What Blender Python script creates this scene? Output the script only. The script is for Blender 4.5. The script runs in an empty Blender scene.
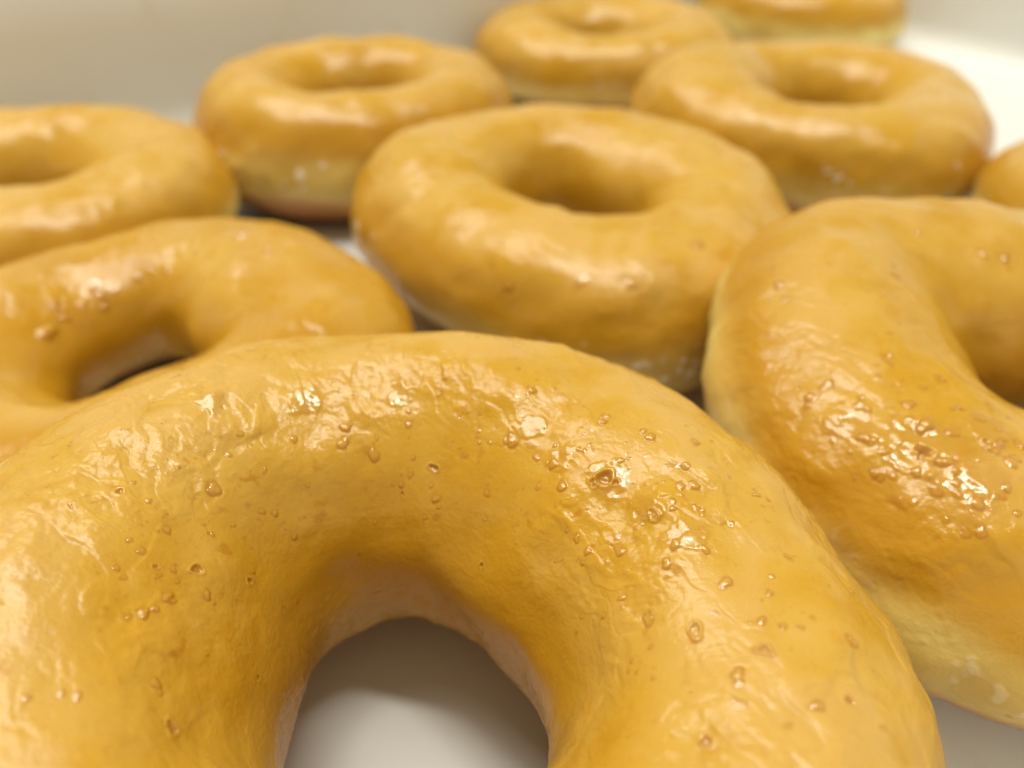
import bpy, math
import numpy as np
from mathutils import Matrix, Vector

MM = 0.001
CAM_PITCH, CAM_ROLL, CAM_F, CAM_H = 0.65615, 0.00656, 781.01637, 89.92839

# ------------------------------------------------------------------ donut shapes
# x, y, ring radius, tube half width, tube half height, lean x, lean y, ovality, oval angle, outline harmonics
SHAPES = {
 'front':  [-9.757, 40.2822, 30.3087, 17.2143, 20.0481, -0.0351, 0.0225, 0.0367, -0.6759, -0.003, -0.0133, -0.0106, -0.0007, -0.0057, 0.0124, 0.033, 0.0024, -0.0432, 0.0151],
 'right': [73.4399, 85.3352, 28.2481, 18.8342, 15.8977, -0.1024, 0.0904, -0.0409, -63.8489, 0.0081, 0.0034, -0.0443, 0.0081, 0.0016, -0.0084, 0.0103, 0.0112, 0.0031, 0.0117],
 'middle': [13.4047, 150.9497, 29.2688, 16.4662, 15.0248, -0.033, 0.0226, 0.0714, -0.8082, -0.0173, 0.022, 0.0178, 0.0038, 0.0169, 0.0012, 0.0011, 0.0094, -0.0442, 0.0428],
 'left': [-60.2915, 101.0823, 27.0454, 16.2552, 12.7133, 0.0287, 0.0015, 0.0253, 0.7675, 0.0122, -0.0109, 0.0305, -0.0072, 0.0133, -0.0142, 0.0368, 0.0306, -0.0417, -0.0123],
 'far_left': [-110.79, 166.6401, 27.9327, 16.584, 13.3789, 0.0002, -0.0043, -0.056, -7.8254, 0.0011, -0.0017, 0.0049, -0.0012, 0.0026, -0.002, -0.0003, 0.0008, -0.0023, -0.0057],
 'wall': [-42.3, 216.6836, 28.0853, 14.6029, 15.9823, -0.0064, -0.0048, 0.0548, 29.0267, 0.0027, 0.0002, -0.0015, -0.0123, -0.0242, -0.0176, 0.0012, -0.0027, 0.0094, -0.0042],
 'top': [31.4731, 296.4487, 28.9573, 15.4958, 13.0442, 0.0275, -0.0057, -0.0503, -11.6092, 0.0062, 0.0014, -0.0064, -0.0039, -0.0021, 0.0498, 0.0565, -0.0171, -0.0051, -0.0387],
 'back': [83.62, 215.9654, 30.6104, 16.9519, 14.4918, -0.0452, -0.0087, 0.0648, -112.4754, -0.0149, 0.0228, -0.0006, 0.0119, -0.0062, 0.0655, 0.0527, -0.021, -0.0759, 0.0459],
 'corner': [119.0, 355.0, 26.5, 15.5, 14.8741, -0.03, 0.0024, -0.008, -55.97, -0.0034, -0.0004, -0.0032, 0.0026, -0.0017, 0.0019, -0.0027, -0.0046, -0.012, -0.0019],
 'edge':   [146.1994, 149.3034, 28.908, 16.1296, 14.6213, -0.029, -0.019, -0.0159, 56.9176, 0.0031, 0.001, -0.0053, 0.001, 0.0029, -0.0006, -0.0027, -0.0001, 0.0051, 0.0011],
}

# ------------------------------------------------------------------ noise
_rng = np.random.default_rng(5)
_perm = np.concatenate([_rng.permutation(256)] * 3).astype(np.int32)
_g = _rng.normal(size=(256, 3)); _g /= np.linalg.norm(_g, axis=1)[:, None]
_g = _g.astype(np.float32)

def perlin(P):
    P = P.astype(np.float32)
    i = np.floor(P).astype(np.int32); f = P - i; i &= 255
    u = f * f * f * (f * (f * 6 - 15) + 10)
    out = 0
    for dx in (0, 1):
        wx = u[..., 0] if dx else 1 - u[..., 0]
        a = _perm[i[..., 0] + dx]
        for dy in (0, 1):
            wy = wx * (u[..., 1] if dy else 1 - u[..., 1])
            b = _perm[a + i[..., 1] + dy]
            for dz in (0, 1):
                w = wy * (u[..., 2] if dz else 1 - u[..., 2])
                g = _g[_perm[b + i[..., 2] + dz]]
                out = out + w * (g[..., 0] * (f[..., 0] - dx) + g[..., 1] * (f[..., 1] - dy) + g[..., 2] * (f[..., 2] - dz))
    return out * 1.6

def fbm(P, octs=3, gain=.5):
    s = 0; a = 1
    for k in range(octs):
        s = s + a * perlin(P * (2.03 ** k) + 17.3 * k); a *= gain
    return s

def smooth(a, b, x):
    t = np.clip((x - a) / (b - a), 0, 1)
    return t * t * (3 - 2 * t)

# ------------------------------------------------------------------ base surface
def surface(shape, th, ph, seed, zoff=None):
    x, y, R, r, rh, tx, ty, el, ea = shape[:9]; h = shape[9:]
    tt, pp = np.meshgrid(th, ph)
    k = 1 + el*np.cos(2*(tt-ea)) + h[0]*np.cos(3*tt) + h[1]*np.sin(3*tt) + h[2]*np.cos(4*tt) + h[3]*np.sin(4*tt)
    rr = 1 + h[4]*np.cos(tt) + h[5]*np.sin(tt) + h[6]*np.cos(2*tt) + h[7]*np.sin(2*tt) + h[8]*np.cos(3*tt) + h[9]*np.sin(3*tt)
    rho = R*k + r*rr*np.cos(pp)
    s = np.sin(pp)
    X = rho*np.cos(tt); Y = rho*np.sin(tt)
    Z = rh*(1 + .6*(rr-1))*np.where(s > 0, s, .9*s) + tx*X + ty*Y
    P = np.stack([X, Y, Z], -1)
    return P

def floor_of(shape):
    th = np.linspace(0, 2*np.pi, 120, endpoint=False); ph = np.linspace(0, 2*np.pi, 60, endpoint=False)
    return surface(shape, th, ph, 0)[..., 2].min()

def lumps(P, seed, amp=1.0):
    o = np.array([seed*7.7, seed*3.1, seed*11.9])
    return amp*perlin(P/15 + o) + .4*amp*perlin(P/7 + o*2)

# glaze droplets and burst bubbles: angle round the ring, angle round the tube, radius in mm, kind
DROPS = {
 'front': [(62.0,119.0,0.63,0),(56.5,117.0,0.69,0),(53.5,120.0,0.37,0),(47.5,119.0,0.55,0),(44.5,111.0,0.3,0),(43.0,110.0,0.27,0),(41.5,109.0,0.42,0),(35.0,105.0,0.36,0),(34.0,112.5,1.0,2),(35.0,115.5,0.53,2),(31.5,111.0,0.47,2),(40.5,122.5,0.6,0),(29.0,107.0,0.23,0),(27.5,95.5,0.64,0),(26.0,91.5,0.47,0),(27.0,93.0,0.29,0),(22.5,96.5,0.46,0),(21.5,93.0,0.57,0),(17.0,96.5,0.39,0),(15.5,96.0,0.25,0),(19.0,108.5,0.67,1),(19.0,112.5,0.28,0),(19.0,114.5,0.22,0),(30.5,130.5,0.23,0),(26.5,129.5,0.4,0),(21.5,127.0,0.25,0),(20.0,122.5,0.28,0),(19.5,120.5,0.28,0),(16.0,116.5,0.19,0),(47.5,139.0,0.24,0),(10.5,107.5,0.54,0),(8.0,100.5,0.43,0),(7.0,112.0,0.58,0),(4.5,113.5,0.32,0),(15.0,126.5,0.33,0),(19.5,132.5,0.23,0),(1.0,99.0,0.56,0),(14.5,132.5,0.22,0),(6.0,124.5,0.27,0),(4.0,127.0,0.37,0),(1.5,128.0,0.26,0),(358.5,121.0,0.23,0),(356.5,122.5,0.51,0),(354.0,124.0,0.46,0),(355.0,104.5,0.3,0),(351.5,111.0,0.79,1),(7.0,142.0,0.25,0),(2.5,134.5,0.27,0),(353.5,93.5,0.39,0),(359.0,88.5,0.35,0),(2.0,86.0,0.26,0),(357.5,91.5,0.2,0),(353.0,88.5,0.29,0),(353.0,96.5,0.19,0),(18.0,75.0,0.35,0),(17.0,72.0,0.23,0),(13.0,77.5,0.19,0),(6.0,78.0,0.32,0),(6.0,76.0,0.21,0),(45.0,98.0,0.37,0),(46.5,96.5,0.25,0),(35.5,92.5,0.55,0),(37.5,92.5,0.37,0),(30.5,82.0,0.55,0),(47.5,127.0,0.36,0),(68.0,116.5,0.16,0),(61.5,109.5,0.19,0),(50.5,114.0,0.28,0),(42.0,114.5,0.24,0),(32.5,98.5,0.27,0),(20.5,98.0,0.2,0),(22.0,80.0,0.29,0),(19.0,74.5,0.26,0),(348.0,95.0,0.75,1),(343.5,102.0,0.55,0),(342.0,102.0,0.44,0),(338.5,102.0,0.57,0),(337.5,91.0,0.42,0),(331.5,108.5,0.55,2),(341.5,84.5,0.5,0),(344.0,76.5,0.43,2),(343.0,67.5,0.29,0),(350.0,123.5,0.24,0),(346.0,131.0,0.24,0),(345.0,128.0,0.2,0),(348.0,129.5,0.2,0),(343.0,123.5,0.23,0),(7.5,142.0,0.22,0),(352.5,71.5,0.47,0),(353.0,72.5,0.31,0),(352.5,89.0,0.27,0),(353.0,84.0,0.27,0),(355.0,80.0,0.31,0),(359.0,88.0,0.28,0),(1.0,71.0,0.21,0),(5.5,78.0,0.42,0),(2.5,60.0,0.26,0),(355.0,105.0,0.28,0),(63.5,100.0,0.52,0),(59.5,95.0,0.31,0),(45.5,98.5,0.45,0),(46.0,95.5,0.35,0),(30.5,81.5,0.39,0),(339.5,113.5,0.18,2),(329.5,127.0,0.18,0),(109.5,121.0,0.62,0),(111.0,126.5,0.62,0),(104.5,129.5,0.62,0),(103.0,131.5,0.62,0),(123.0,121.0,0.41,0),(92.5,116.5,0.32,0),(92.5,121.0,0.37,0),(94.5,107.0,0.53,0),(92.0,112.0,0.32,0),(91.0,132.0,0.31,0),(63.5,119.5,0.5,0),(147.5,123.5,0.66,0),(148.0,121.0,0.42,0),(142.5,133.0,0.38,0),(140.0,137.0,0.39,0),(136.5,140.0,0.39,0),(124.5,136.5,0.25,0),(169.0,132.5,0.61,2),(172.5,119.0,0.42,0),(164.5,121.5,0.44,0),(180.0,129.0,0.5,0),(180.5,130.5,0.33,0),(184.5,127.0,0.36,0),(186.5,125.0,0.48,0),(188.0,122.0,0.31,0),(192.0,116.5,0.31,0),(187.5,116.5,0.27,0),(202.5,130.5,0.46,0),(204.5,131.5,0.3,0),(213.0,133.5,0.67,2),(212.5,132.0,0.3,0),(206.0,113.0,0.35,0),(205.0,110.0,0.28,0),(205.0,103.5,0.28,0),(149.5,134.5,0.28,0),(98.0,140.5,0.21,0),(111.5,167.5,0.21,0),(148.0,112.0,0.33,0),(186.5,160.0,0.35,2),(162.5,106.0,0.44,2),(178.5,115.5,0.32,0),(180.0,118.0,0.28,0),(181.0,112.5,0.24,0),(56.5,156.0,0.35,2),(158.0,147.5,0.46,2),(114.5,163.0,0.26,2),(190.5,142.5,0.17,0),(144.5,166.0,0.2,0),(134.0,113.5,0.35,0),(133.5,118.0,0.3,0),(139.0,117.5,0.34,0),(133.5,127.0,0.3,0),(161.0,113.5,0.35,0),(161.0,118.5,0.26,0),(159.0,107.0,0.27,0)],
 'right': [(211.0,56.0,1.03,0),(212.5,56.5,0.68,0),(211.5,48.5,0.34,0),(215.0,57.5,0.59,0),(216.0,49.5,0.58,0),(216.0,74.5,1.06,0),(219.5,78.5,0.84,0),(219.0,66.5,0.99,2),(211.0,78.0,0.78,0),(226.0,83.5,0.99,1),(230.0,91.0,0.67,0),(222.0,67.0,0.98,0),(223.0,67.0,0.65,0),(220.0,58.0,0.57,0),(224.0,66.0,0.49,0),(208.5,47.5,0.43,0),(207.5,55.5,0.44,0),(200.0,51.0,0.73,0),(199.5,58.5,0.82,0),(201.0,48.0,0.54,0),(201.0,54.0,0.45,0),(203.0,76.5,0.45,0),(205.0,66.5,0.35,0),(221.5,93.0,0.6,0),(225.5,92.5,0.42,0),(217.5,55.5,0.41,0),(230.0,80.5,0.73,0),(213.5,73.0,0.43,0),(173.5,57.0,0.52,0),(158.5,104.5,0.75,0),(191.0,92.0,0.38,0),(198.5,86.5,0.46,0),(121.0,100.5,0.58,0),(101.5,115.0,0.7,0),(91.0,116.5,0.7,0),(169.0,55.5,0.74,0),(211.5,55.5,0.76,0),(214.0,57.5,0.65,0),(216.5,50.0,0.74,0),(218.0,52.5,0.53,0),(219.0,65.5,0.85,2),(220.5,47.0,0.73,0),(222.0,49.0,0.41,0),(222.0,66.5,0.73,0),(220.0,79.0,0.64,0),(228.5,60.0,0.71,0),(229.0,50.0,0.5,0),(230.5,52.0,0.6,0),(231.0,70.0,0.61,0),(223.5,56.5,0.62,0),(226.0,59.5,0.51,0),(226.5,82.5,0.63,0),(226.5,50.5,0.35,0),(214.5,43.5,0.32,0),(226.5,44.0,0.25,0),(233.5,63.0,0.4,0),(230.5,83.5,0.52,0)],
 'left': [(176.0,143.5,1.7,5),(169.0,143.0,1.1,5),(127.0,137.0,0.99,0),(128.0,129.0,0.85,0),(133.0,132.0,0.7,0),(128.5,145.0,0.71,0),(153.5,131.0,0.82,0),(156.0,141.0,0.82,0),(108.5,118.5,0.73,0),(104.0,133.0,0.73,0),(98.5,129.5,0.73,0),(89.0,131.0,0.73,0),(78.5,133.5,0.43,0),(44.0,92.0,1.0,2),(63.0,91.0,0.74,0),(76.0,113.5,0.66,0)],
 'middle': [(266.5,49.5,1.3,0),(250.0,36.5,1.01,0),(245.0,46.5,0.68,0),(298.0,71.0,1.19,0),(277.5,50.0,0.81,0),(100.0,136.0,1.11,0)],
}

# ------------------------------------------------------------------ helpers
scene = bpy.context.scene
COL = scene.collection

def mesh_object(name, verts, faces, mat, parent=None, attrs=None, flat=False):
    me = bpy.data.meshes.new(name)
    V = np.ascontiguousarray(verts, np.float32).reshape(-1, 3); F = np.ascontiguousarray(faces, np.int32).reshape(-1, 4)
    me.vertices.add(len(V)); me.vertices.foreach_set('co', V.ravel())
    me.loops.add(F.size); me.loops.foreach_set('vertex_index', F.ravel())
    me.polygons.add(len(F))
    me.polygons.foreach_set('loop_start', np.arange(0, F.size, 4, dtype=np.int32))
    me.polygons.foreach_set('loop_total', np.full(len(F), 4, np.int32))
    me.polygons.foreach_set('use_smooth', np.full(len(F), not flat))
    me.update(calc_edges=True)
    for k, a in (attrs or {}).items():
        at = me.attributes.new(k, 'FLOAT', 'POINT'); at.data.foreach_set('value', np.ascontiguousarray(a, np.float32).ravel())
    me.materials.append(mat)
    o = bpy.data.objects.new(name, me); COL.objects.link(o)
    if parent: o.parent = parent
    return o

def ring_faces(n_ph, n_th):
    j, i = np.meshgrid(np.arange(n_ph), np.arange(n_th), indexing='ij')
    a = j*n_th + i; b = j*n_th + (i+1) % n_th
    c = ((j+1) % n_ph)*n_th + (i+1) % n_th; d = ((j+1) % n_ph)*n_th + i
    return np.stack([a, b, c, d], -1)

def spaced(lo, hi, n_dense, n_rest):
    a = np.linspace(lo, hi, n_dense, endpoint=False); b = np.linspace(hi, lo + 360, n_rest, endpoint=False)
    return np.radians(np.concatenate([a, b]))

def normals(P):
    dt = np.roll(P, -1, 1) - np.roll(P, 1, 1); dp = np.roll(P, -1, 0) - np.roll(P, 1, 0)
    N = np.cross(dt, dp); N /= np.linalg.norm(N, axis=-1, keepdims=True) + 1e-12
    return N

# ------------------------------------------------------------------ materials
def new_mat(name):
    m = bpy.data.materials.new(name); m.use_nodes = True
    nt = m.node_tree
    for n in list(nt.nodes): nt.nodes.remove(n)
    out = nt.nodes.new('ShaderNodeOutputMaterial'); b = nt.nodes.new('ShaderNodeBsdfPrincipled')
    nt.links.new(b.outputs[0], out.inputs[0])
    return m, nt, b

def nd(nt, t, **kw):
    n = nt.nodes.new(t)
    for k, v in kw.items():
        if k in n.inputs: n.inputs[k].default_value = v
        else: setattr(n, k, v)
    return n

def noise(nt, vec, scale, detail=3, rough=.55, dist=0):
    n = nd(nt, 'ShaderNodeTexNoise', Scale=scale, Detail=detail, Roughness=rough, Distortion=dist)
    nt.links.new(vec, n.inputs['Vector']); return n.outputs['Fac']

def ramp(nt, fac, lo, hi):
    n = nd(nt, 'ShaderNodeMapRange', interpolation_type='SMOOTHSTEP'); n.inputs['From Min'].default_value = lo; n.inputs['From Max'].default_value = hi
    nt.links.new(fac, n.inputs['Value']); return n.outputs[0]

def mixc(nt, fac, a, b):
    n = nd(nt, 'ShaderNodeMix', data_type='RGBA')
    if isinstance(fac, float): n.inputs[0].default_value = fac
    else: nt.links.new(fac, n.inputs[0])
    for s, v in ((6, a), (7, b)):
        if isinstance(v, tuple): n.inputs[s].default_value = (*v, 1)
        else: nt.links.new(v, n.inputs[s])
    return n.outputs[2]

def mth(nt, op, a, b):
    n = nd(nt, 'ShaderNodeMath', operation=op)
    for s, v in ((0, a), (1, b)):
        if isinstance(v, (int, float)): n.inputs[s].default_value = v
        else: nt.links.new(v, n.inputs[s])
    return n.outputs[0]

def attr(nt, name):
    n = nd(nt, 'ShaderNodeAttribute', attribute_name=name); return n.outputs['Fac']

GOLD, LIGHT, AMBER, PALE, DEEP = (.595, .328, .022), (.65, .40, .075), (.45, .18, .005), (.87, .73, .26), (.535, .27, .013)

def glaze_material(fine):
    m, nt, b = new_mat('golden_glaze' + ('_wrinkled' if fine else ''))
    tc = nd(nt, 'ShaderNodeTexCoord'); v = tc.outputs['Object']
    inf = nd(nt, 'ShaderNodeObjectInfo')
    off = nd(nt, 'ShaderNodeVectorMath', operation='MULTIPLY_ADD'); nt.links.new(inf.outputs['Random'], off.inputs[1]); 
    off.inputs[0].default_value = (.7, .3, .9); nt.links.new(v, off.inputs[2]); v = off.outputs[0]
    big = noise(nt, v, 55, 3, .5, .4); mid = noise(nt, v, 190, 4, .6, .6); fin = noise(nt, v, 900, 3, .6)
    c = mixc(nt, ramp(nt, big, .35, .68), GOLD, LIGHT)
    c = mixc(nt, mth(nt, 'MULTIPLY', ramp(nt, mid, .52, .72), .55), c, DEEP)
    c = mixc(nt, mth(nt, 'MULTIPLY', ramp(nt, noise(nt, v, 330, 2, .5, .3), .55, .7), .35), c, LIGHT)
    spots = ramp(nt, noise(nt, v, 420, 2, .5, .2), .68, .76)
    c = mixc(nt, mth(nt, 'MULTIPLY', spots, .6), c, AMBER)
    c = mixc(nt, mth(nt, 'MULTIPLY', ramp(nt, noise(nt, v, 1100, 3, .6, .3), .60, .74), .38), c, AMBER)
    c = mixc(nt, attr(nt, 'tan'), c, (.665, .41, .105))
    c = mixc(nt, attr(nt, 'pale'), c, PALE)
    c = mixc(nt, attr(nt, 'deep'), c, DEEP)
    c = mixc(nt, attr(nt, 'amber'), c, AMBER)
    c = mixc(nt, attr(nt, 'sugar'), c, (.86, .78, .62))
    nt.links.new(c, b.inputs['Base Color'])
    wet = attr(nt, 'wet')
    r = nd(nt, 'ShaderNodeMapRange'); r.inputs['From Min'].default_value = .3; r.inputs['From Max'].default_value = .75
    r.inputs['To Min'].default_value = .18; r.inputs['To Max'].default_value = .33
    nt.links.new(mid, r.inputs['Value'])
    rr = mth(nt, 'MULTIPLY', r.outputs[0], mth(nt, 'SUBTRACT', 1.0, mth(nt, 'MULTIPLY', wet, .75)))
    nt.links.new(rr, b.inputs['Roughness'])
    b.inputs['IOR'].default_value = 1.45; b.inputs['Specular IOR Level'].default_value = .42
    b.inputs['Subsurface Weight'].default_value = .45
    b.inputs['Subsurface Radius'].default_value = (.85, .5, .14); b.inputs['Subsurface Scale'].default_value = .0026
    nt.links.new(mth(nt, 'MULTIPLY', wet, .8), b.inputs['Coat Weight']); b.inputs['Coat Roughness'].default_value = .06
    h1 = mth(nt, 'MULTIPLY', noise(nt, v, 620, 3, .6, .5), .6)
    h = mth(nt, 'ADD', h1, mth(nt, 'MULTIPLY', noise(nt, v, 2300, 2, .6), .3))
    bp = nd(nt, 'ShaderNodeBump', Strength=.75 if fine else .45, Distance=.00022)
    nt.links.new(h, bp.inputs['Height']); nt.links.new(bp.outputs[0], b.inputs['Normal'])
    return m

def dough_material():
    m, nt, b = new_mat('fried_dough')
    tc = nd(nt, 'ShaderNodeTexCoord'); v = tc.outputs['Object']
    n1 = noise(nt, v, 260, 5, .65, .5)
    br = attr(nt, 'brown')
    c = mixc(nt, ramp(nt, n1, .35, .7), (.66, .46, .12), (.72, .54, .19))
    c = mixc(nt, mth(nt, 'MINIMUM', 1.0, mth(nt, 'MULTIPLY', br, mth(nt, 'ADD', .75, mth(nt, 'MULTIPLY', n1, .5)))), c, (.47, .215, .075))
    nt.links.new(c, b.inputs['Base Color'])
    b.inputs['Roughness'].default_value = .45
    b.inputs['Subsurface Weight'].default_value = .3
    b.inputs['Subsurface Radius'].default_value = (1, .55, .2); b.inputs['Subsurface Scale'].default_value = .002
    bp = nd(nt, 'ShaderNodeBump', Strength=.5, Distance=.0003)
    nt.links.new(noise(nt, v, 900, 5, .7), bp.inputs['Height']); nt.links.new(bp.outputs[0], b.inputs['Normal'])
    return m

def card_material():
    m, nt, b = new_mat('white_coated_cardboard')
    tc = nd(nt, 'ShaderNodeTexCoord'); v = tc.outputs['Object']
    c = mixc(nt, ramp(nt, noise(nt, v, 22, 4, .6), .3, .75), (.80, .80, .775), (.77, .77, .735))
    c = mixc(nt, mth(nt, 'MULTIPLY', ramp(nt, noise(nt, v, 45, 4, .62, .8), .56, .75), .45), c, (.70, .58, .40))
    nt.links.new(c, b.inputs['Base Color'])
    b.inputs['Roughness'].default_value = .5
    bp = nd(nt, 'ShaderNodeBump', Strength=.12, Distance=.0003)
    nt.links.new(noise(nt, v, 500, 5, .7), bp.inputs['Height']); nt.links.new(bp.outputs[0], b.inputs['Normal'])
    return m

M_GLAZE_FINE, M_GLAZE, M_DOUGH, M_CARD = glaze_material(True), glaze_material(False), dough_material(), card_material()

# ------------------------------------------------------------------ donuts
def add_drops(P0, N, D, A, th, ph, drops, rng):
    """raise little glaze droplets (0), open blisters (1) and dark burst bubbles (2) on the surface"""
    for (a, p, r, kind) in drops:
        a = math.radians(a); p = math.radians(p)
        ia = int(np.abs((th - a + np.pi) % (2*np.pi) - np.pi).argmin()); ip = int(np.abs((ph - p + np.pi) % (2*np.pi) - np.pi).argmin())
        sa = np.linalg.norm(P0[ip, (ia+1) % len(th)] - P0[ip, ia]) + 1e-6
        sp = np.linalg.norm(P0[(ip+1) % len(ph), ia] - P0[ip, ia]) + 1e-6
        wa = int(1.9*r/sa) + 2; wp = int(1.9*r/sp) + 2
        I = np.arange(ia - wa, ia + wa + 1) % len(th); J = np.arange(ip - wp, ip + wp + 1) % len(ph)
        ix = np.ix_(J, I)
        dv = P0[ix] - P0[ip, ia]
        n = N[ip, ia]; t = np.cross(n, rng.normal(size=3)); t /= np.linalg.norm(t); s = np.cross(n, t)
        e = rng.uniform(.68, 1.0)
        x = dv @ t; y = dv @ s
        ang = np.arctan2(y, x); w = 1 + .13*np.cos(2*ang + rng.uniform(0, 6)) + .10*np.cos(3*ang + rng.uniform(0, 6))
        d = np.sqrt((x)**2 + (y/e)**2) / (r*w)
        d = np.clip(d + .30*perlin(P0[ix]/(r*.9) + rng.uniform(0, 50))*smooth(.2, .6, d), 0, 9)
        if kind == 0 and rng.random() < .3: kind = 4
        if kind == 0:
            dome = np.clip(1 - d*d, 0, 1)**.8; h = r*rng.uniform(.14, .34)*dome - r*.07*np.exp(-((d-1.12)/.2)**2)
            am = .54*np.exp(-((d-.95)/.25)**2) + .26*smooth(1.1, .8, d); wt = smooth(1.2, .9, d)
        elif kind == 1:
            h = r*.34*np.exp(-((d-.82)/.2)**2) + r*.10*np.exp(-(d/.3)**2) - r*.12*smooth(.75, .3, d)
            am = .40*np.exp(-((d-.95)/.25)**2) + .28*smooth(1.0, .6, d); wt = smooth(1.2, .95, d)
        elif kind == 4:
            h = r*.07*np.clip(1 - d*d, 0, 1); am = .42*smooth(1.3, .5, d); wt = .7*smooth(1.4, .7, d)
        elif kind == 5:
            h = r*.42*np.clip(1 - d*d, 0, 1); am = 0*d; wt = smooth(1.3, .9, d)
        elif kind == 3:
            h = r*.16*np.clip(1 - d*d, 0, 1)**2; am = 0*d; wt = smooth(1.3, .9, d)
        else:
            h = r*.22*np.exp(-((d-1.0)/.2)**2) - r*.32*smooth(.95, .4, d)
            am = .62*smooth(1.15, .6, d); wt = .8*smooth(1.2, .95, d)
        D[ix] += h; A['amber'][ix] = np.maximum(A['amber'][ix], am); A['wet'][ix] = np.maximum(A['wet'][ix], wt)

def trails(rng, n, arng, prng, rad):
    """extra tiny droplets strung along wandering trails"""
    out = []
    for _ in range(n):
        a = rng.uniform(*arng); p = rng.uniform(*prng); da, dp = rng.normal(size=2)*1.1
        for _ in range(rng.integers(1, 6)):
            r = float(np.clip(rng.lognormal(math.log(rad), .4), .1, .55))
            out.append((a, p, r, 0 if rng.random() < .9 else 2))
            a += da + rng.normal()*.6; p += dp + rng.normal()*.8
    return out

def donut(key, label, seed, gth, gph, dth=260, dph=90, drops=(), ripple=1.0, pale=1.0, band=-8.0, fine=False, sugar=.5, wetness=0.0, tone=0.0, pools=()):
    S = SHAPES[key]; rng = np.random.default_rng(seed)
    z0 = -floor_of(S)
    root = bpy.data.objects.new('glazed_donut', None); COL.objects.link(root)
    root.empty_display_size = .01
    root.location = (S[0]*MM, S[1]*MM, 0)
    root['label'] = label; root['category'] = 'donut'; root['group'] = 'glazed ring donuts in the box'
    off = np.array([seed*1.73, seed*2.9, seed*.77])

    def band_phi(tt):      # edge of the glaze round the outside of the ring, in degrees
        return band - 11 + 5*np.sin(2*tt + seed) + 3*np.sin(5*tt + 2*seed) + 2*np.sin(11*tt + seed*3)

    # dough: the whole ring, browned below
    th = np.linspace(0, 2*np.pi, dth, endpoint=False); ph = np.linspace(0, 2*np.pi, dph, endpoint=False)
    P = surface(S, th, ph, seed); P[..., 2] += z0
    N = normals(P); tt, pp = np.meshgrid(th, ph); low = smooth(1.0, 4.0, P[..., 2])
    pd = np.degrees((pp + np.pi/2) % (2*np.pi) - np.pi/2)          # -90 .. 270
    hid = smooth(5, 25, pd)*smooth(192, 172, pd)
    D = lumps(P, seed)*low + .16*fbm(P/2.2 + off, 3)*low*(1 - hid) - 1.0*hid
    brown = np.where(pd < 90, smooth(band - 15, band - 33, pd + 7*perlin(P/9 + off)), smooth(200, 222, pd + 7*perlin(P/9 + off)))
    mesh_object('dough', (P + N*D[..., None])*MM, ring_faces(len(ph), len(th)), M_DOUGH, root, {'brown': brown})

    # glaze: shell over the top and down to the pale band, sinking below the dough at its ragged edge
    th, ph = gth, gph
    P = surface(S, th, ph, seed); P[..., 2] += z0
    N = normals(P); tt, pp = np.meshgrid(th, ph); pd = np.degrees((pp + np.pi/2) % (2*np.pi) - np.pi/2)
    low = smooth(1.0, 4.0, P[..., 2])
    lim = band_phi(tt); wob = 5*perlin(P/3.0 + off*2) + 3*perlin(P/1.1 + off*3)
    cover = np.where(pd < 90, smooth(-4, 4, pd - lim + wob), smooth(-5, 5, 207 + 5*np.sin(3*tt + seed) - pd + wob))
    base = lumps(P, seed)*low
    top = smooth(0, 50, pd)*smooth(172, 118, pd)
    patch = smooth(-.35, .35, perlin(P/11 + off))
    warp = P + .9*np.stack([perlin(P/4 + 31), perlin(P/4 + 57), perlin(P/4 + 91)], -1)
    rip = .23*perlin(warp/np.array([5.2, 4.0, 5.2]) + off)
    soft = lambda n, e: np.sqrt(n*n + e*e)
    flow = np.stack([P[..., 0] + .5*P[..., 1], .55*P[..., 1], P[..., 2]], -1) + 1.1*np.stack([perlin(P/3 + 31), perlin(P/3 + 57), perlin(P/3 + 91)], -1)
    wr = .24*(soft(perlin(flow/3.6 + off*1.3), .07) - .3)*patch + .09*(soft(perlin(flow/1.7 + off*.6), .09) - .3)*smooth(-.1, .45, perlin(P/6.5 + off*2.3))
    plate = .065*smooth(-.05, .05, perlin(flow/6 + off*3.1))*smooth(.15, -.3, perlin(P/9 + off*1.4)) + .05*smooth(-.07, .07, perlin(flow/2.6 + off*4.7))*patch
    wr = wr + plate
    crease = smooth(.10, .0, np.abs(perlin(flow/3.6 + off*1.3)))*patch
    tiny = .05*fbm(P/1.0 + off, 2)*patch
    rimw = .15*np.abs(perlin(np.stack([tt*9, pd/2.6 + 1.2*perlin(P/4), tt*0], -1)))*smooth(168, 182, pd)*smooth(222, 205, pd)
    D = base + ripple*(rip*(.45 + .55*patch) + wr*(.15 + .85*top) + tiny*.8*(.3 + .7*top))*(1 - .5*smooth(118, 150, pd)) + rimw*(1 if fine else .6) + .28*cover - .9*(1 - cover)
    A = {'amber': np.zeros_like(pp), 'wet': np.full_like(pp, 0.)}
    A['amber'] += .13*crease*top
    if wetness: A['wet'] += wetness*smooth(-.2, .4, perlin(P/9 + off*1.9))
    for (a, p, r) in pools:      # wet pools of clear amber glaze among the blisters
        c = P[int(np.abs(ph - math.radians(p)).argmin()), int(np.abs(th - math.radians(a)).argmin())]
        g = smooth(1.0, .55, np.linalg.norm(P - c, axis=-1)/r + .55*perlin(P/1.9 + off*2.2) + .3*perlin(P/.8 + off))
        A['wet'] = np.maximum(A['wet'], g); A['amber'] = np.maximum(A['amber'], .22*g); D = D + .12*g
    add_drops(P, N, D, A, th, ph, drops, rng)
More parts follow.
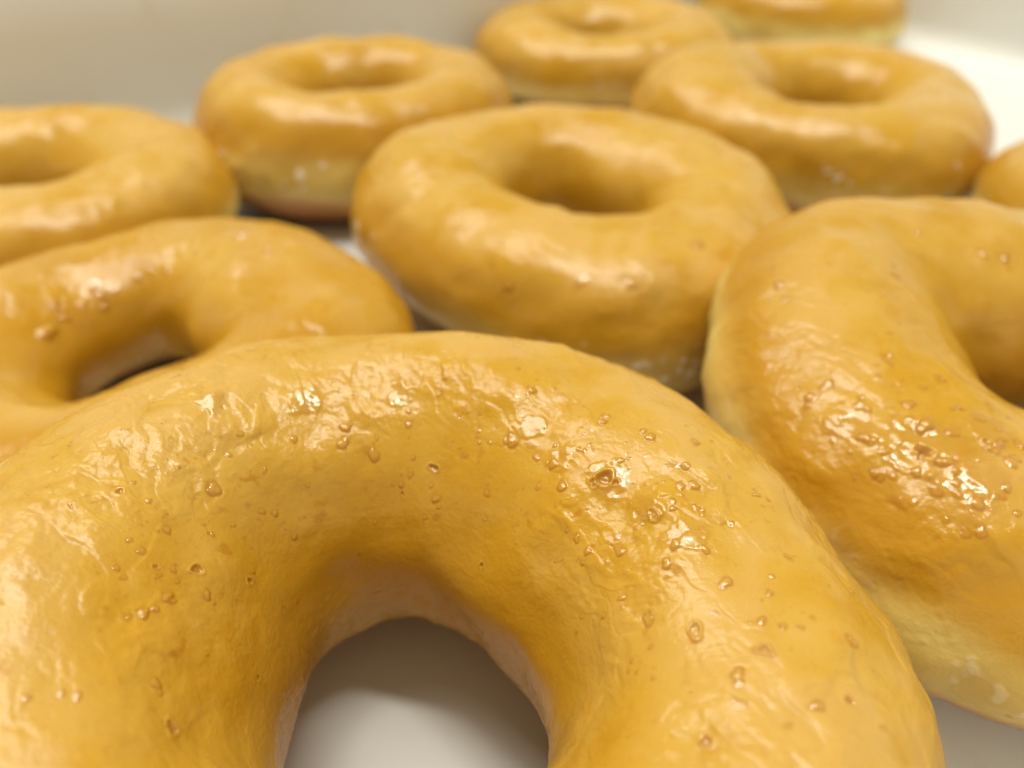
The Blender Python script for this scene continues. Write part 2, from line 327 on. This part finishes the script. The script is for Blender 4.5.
    A['pale'] = pale*np.where(pd < 90, np.exp(-((pd - band + 5*perlin(P/8 + off))/16)**4), .10*smooth(183, 203, pd))*(.72 + .5*perlin(P/13 + off*.6)).clip(0, 1)
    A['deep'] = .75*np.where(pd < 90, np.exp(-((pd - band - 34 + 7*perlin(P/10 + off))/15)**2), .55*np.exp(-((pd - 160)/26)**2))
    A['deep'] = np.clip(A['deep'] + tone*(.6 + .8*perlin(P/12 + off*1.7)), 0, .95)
    A['tan'] = .85*smooth(25, 60, pd)*smooth(128, 92, pd)*smooth(-.35, .3, perlin(P/10 + off*2.7) + .5*perlin(P/3.1 + off))
    D = D + (.12*np.clip(perlin(P/.8 + off), 0, 1)**1.5*smooth(.15, .5, perlin(P/5 + off*6))*smooth(72, 55, pd) if fine else 0)
    sg = smooth(.44, .66, fbm(P/2.4 + off*4, 2)) * np.where(pd < 90, smooth(-28, -5, pd)*smooth(36, 8, pd), 0) * smooth(-.1, .3, perlin(P/14 + off*5))
    A['sugar'] = sugar*sg; D += .22*sugar*sg
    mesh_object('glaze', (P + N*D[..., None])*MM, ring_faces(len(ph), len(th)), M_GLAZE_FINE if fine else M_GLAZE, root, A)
    return root

r0 = np.random.default_rng(77)
even = lambda n: np.linspace(0, 2*np.pi, n, endpoint=False)
donut('front', 'large glazed donut nearest the camera, speckled with amber bubbles, cut by the bottom edge', 1,
      spaced(-35, 215, 1500, 150), spaced(0, 235, 640, 70), 420, 130,
      DROPS['front'] + trails(r0, 95, (5, 178), (70, 150), .17), 1.6, .8, -8, True, .3,
      pools=((34, 112, 2.2), (47, 116, 1.8), (22, 108, 1.8), (12, 104, 2.0), (60, 112, 1.8), (118, 108, 2.2), (135, 100, 1.8), (95, 110, 1.8)))
donut('right', 'glazed donut cut by the right edge, wet blistered glaze and pale band above its underside', 2,
      spaced(80, 320, 1000, 130), spaced(-40, 215, 460, 60), 400, 130,
      DROPS['right'] + trails(r0, 26, (195, 250), (45, 105), .26) + trails(r0, 14, (110, 195), (40, 110), .2), 1.3, 1.15, 6, True, .3, .15, .3, ((216, 66, 4.2), (221, 74, 4.5), (227, 66, 4.0), (224, 90, 3.2), (209, 57, 3.0)))
donut('middle', 'whole glazed donut in the middle of the picture with its hole in full view', 3,
      even(760), spaced(-40, 215, 260, 50), 260, 90, DROPS['middle'], 1.0, .6, -5, True, 1.2)
donut('left', 'shiny wet glazed donut at the left, its hole half covered by the nearest donut', 4,
      even(760), spaced(-40, 215, 260, 50), 260, 90, DROPS['left'], 1.15, .5, -10, True, .4, .35, .8, ((128, 136, 3.5), (150, 140, 3.5)))
donut('far_left', 'glazed donut cut by the left edge in front of the beige box wall', 5,
      even(460), spaced(-40, 215, 170, 40), 220, 80, (), .9, .8, -8, False, .5)
donut('wall', 'glazed donut by the back wall with a pale band above its dark brown base', 6,
      even(460), spaced(-40, 215, 170, 40), 220, 80, (), .8, 1.0, 4, False, 1.2, 0, .25)
donut('top', 'glazed donut touching the top edge of the picture, two bright glints inside its hole', 7,
      even(460), spaced(-40, 215, 170, 40), 220, 80, (), .7, .2, -14, False, .4)
donut('back', 'whole glazed donut behind the large right one, beside the bright bare corner of the box', 8,
      even(460), spaced(-40, 215, 170, 40), 220, 80, (), .9, .5, -10, False, 1.2)
donut('corner', 'farthest glazed donut, only its pale banded front side showing at the top edge', 9,
      even(400), spaced(-40, 215, 150, 40), 200, 80, (), .8, 1.1, -2, False, .3)
donut('edge', 'sliver of a glazed donut peeking in at the right edge above the large one', 10,
      even(400), spaced(-40, 215, 150, 40), 200, 80, (), .8, .8, -6, False, .4)

# ------------------------------------------------------------------ the box
BOX_A = math.radians(36.8); U0, U1, N0, N1, BH, BT = -40.0, 350.0, -30.0, 256.0, 68.0, 1.5
box = bpy.data.objects.new('donut_box', None); COL.objects.link(box)
box.empty_display_size = .05; box.rotation_euler = (0, 0, BOX_A)
box['label'] = 'open white cardboard box that all the glazed donuts lie in'; box['category'] = 'box'

def strip_profile(name, prof, length, frame):
    """sheet of card: a profile (list of (across, up)) swept along a length; frame maps (along, across, up) to the box"""
    k = len(prof); n = 40
    t = np.linspace(length[0], length[1], n)
    V = np.array([[frame(a, p[0], p[1]) for p in prof] for a in t], float)
    F = [[i*k + j, i*k + (j+1) % k, (i+1)*k + (j+1) % k, (i+1)*k + j] for i in range(n-1) for j in range(k)]
    # end caps as quad strips
    h = k//2
    for i in (0, n-1):
        for j in range(h-1):
            q = [i*k + j, i*k + j + 1, i*k + k - 2 - j, i*k + k - 1 - j]
            F.append(q if i == 0 else q[::-1])
    return mesh_object(name, V*MM, F, M_CARD, box)

# floor of the box
strip_profile('bottom_panel', [(N0, 0), (N1 - 2, 0), (N1 - 2, -BT), (N0, -BT)], (U0 + 2, U1 - 2), lambda a, c, u: (a, c, u))
def wall_profile(rad=12.0):      # rounded fold at the foot, then a straight wall leaning slightly outward
    inner = [(-rad, .12)] + [(-rad + rad*math.sin(q), rad - rad*math.cos(q) + .12) for q in np.linspace(.2, math.pi/2, 7)] + [(2.0, BH*.5), (4.5, BH)]
    outer = [(x + (BT if z > 1 else BT*.6), max(z - (BT if z < 3 else 0), -BT)) for x, z in inner]
    return inner + outer[::-1]
wp = wall_profile()
strip_profile('side_panel', wp, (U0, U1), lambda a, c, u: (a, N1 + c, u))
strip_profile('side_panel', wp, (U0, U1), lambda a, c, u: (a, N0 - c, u))
strip_profile('end_panel', wp, (N0, N1), lambda a, c, u: (U1 + c, a, u))
strip_profile('end_panel', wp, (N0, N1), lambda a, c, u: (U0 - c, a, u))

# ------------------------------------------------------------------ light
w = bpy.data.worlds.new('World'); scene.world = w; w.use_nodes = True
bg = w.node_tree.nodes['Background']; bg.inputs[0].default_value = (1.0, .90, .68, 1); bg.inputs[1].default_value = .37

def lamp(name, loc, target, sx, sy, power, col=(1, .975, .87)):
    l = bpy.data.lights.new(name, 'AREA'); l.shape = 'RECTANGLE'; l.size = sx; l.size_y = sy; l.energy = power; l.color = col
    o = bpy.data.objects.new(name, l); COL.objects.link(o); o.location = loc
    o.rotation_euler = (Vector(target) - Vector(loc)).to_track_quat('-Z', 'Y').to_euler()
    return o
lamp('ceiling_lamp', (-.38, .55, 1.5), (.03, .15, 0), .75, 1.2, 18.5)
lamp('ceiling_lamp', (.15, .12, 1.8), (.03, .15, 0), .12, .9, 13.5)

# ------------------------------------------------------------------ camera
cd = bpy.data.cameras.new('camera'); cam = bpy.data.objects.new('camera', cd); COL.objects.link(cam)
cam.location = (0, 0, CAM_H*MM)
cam.rotation_euler = (Matrix.Rotation(math.pi/2 - CAM_PITCH, 3, 'X') @ Matrix.Rotation(CAM_ROLL, 3, 'Z')).to_euler()
cd.sensor_width = 36; cd.lens = CAM_F*36/1024; cd.clip_start = .002; cd.clip_end = 20
cd.dof.use_dof = True; cd.dof.focus_distance = .071; cd.dof.aperture_fstop = cd.lens/1.7
scene.camera = cam

scene.cycles.use_adaptive_sampling = True; scene.cycles.adaptive_threshold = .015
scene.cycles.max_bounces = 8; scene.cycles.diffuse_bounces = 4; scene.cycles.glossy_bounces = 3
scene.render.resolution_x, scene.render.resolution_y = 1024, 768
scene.view_settings.view_transform = 'Standard'; scene.view_settings.look = 'None'
scene.view_settings.exposure = 0; scene.view_settings.gamma = 1
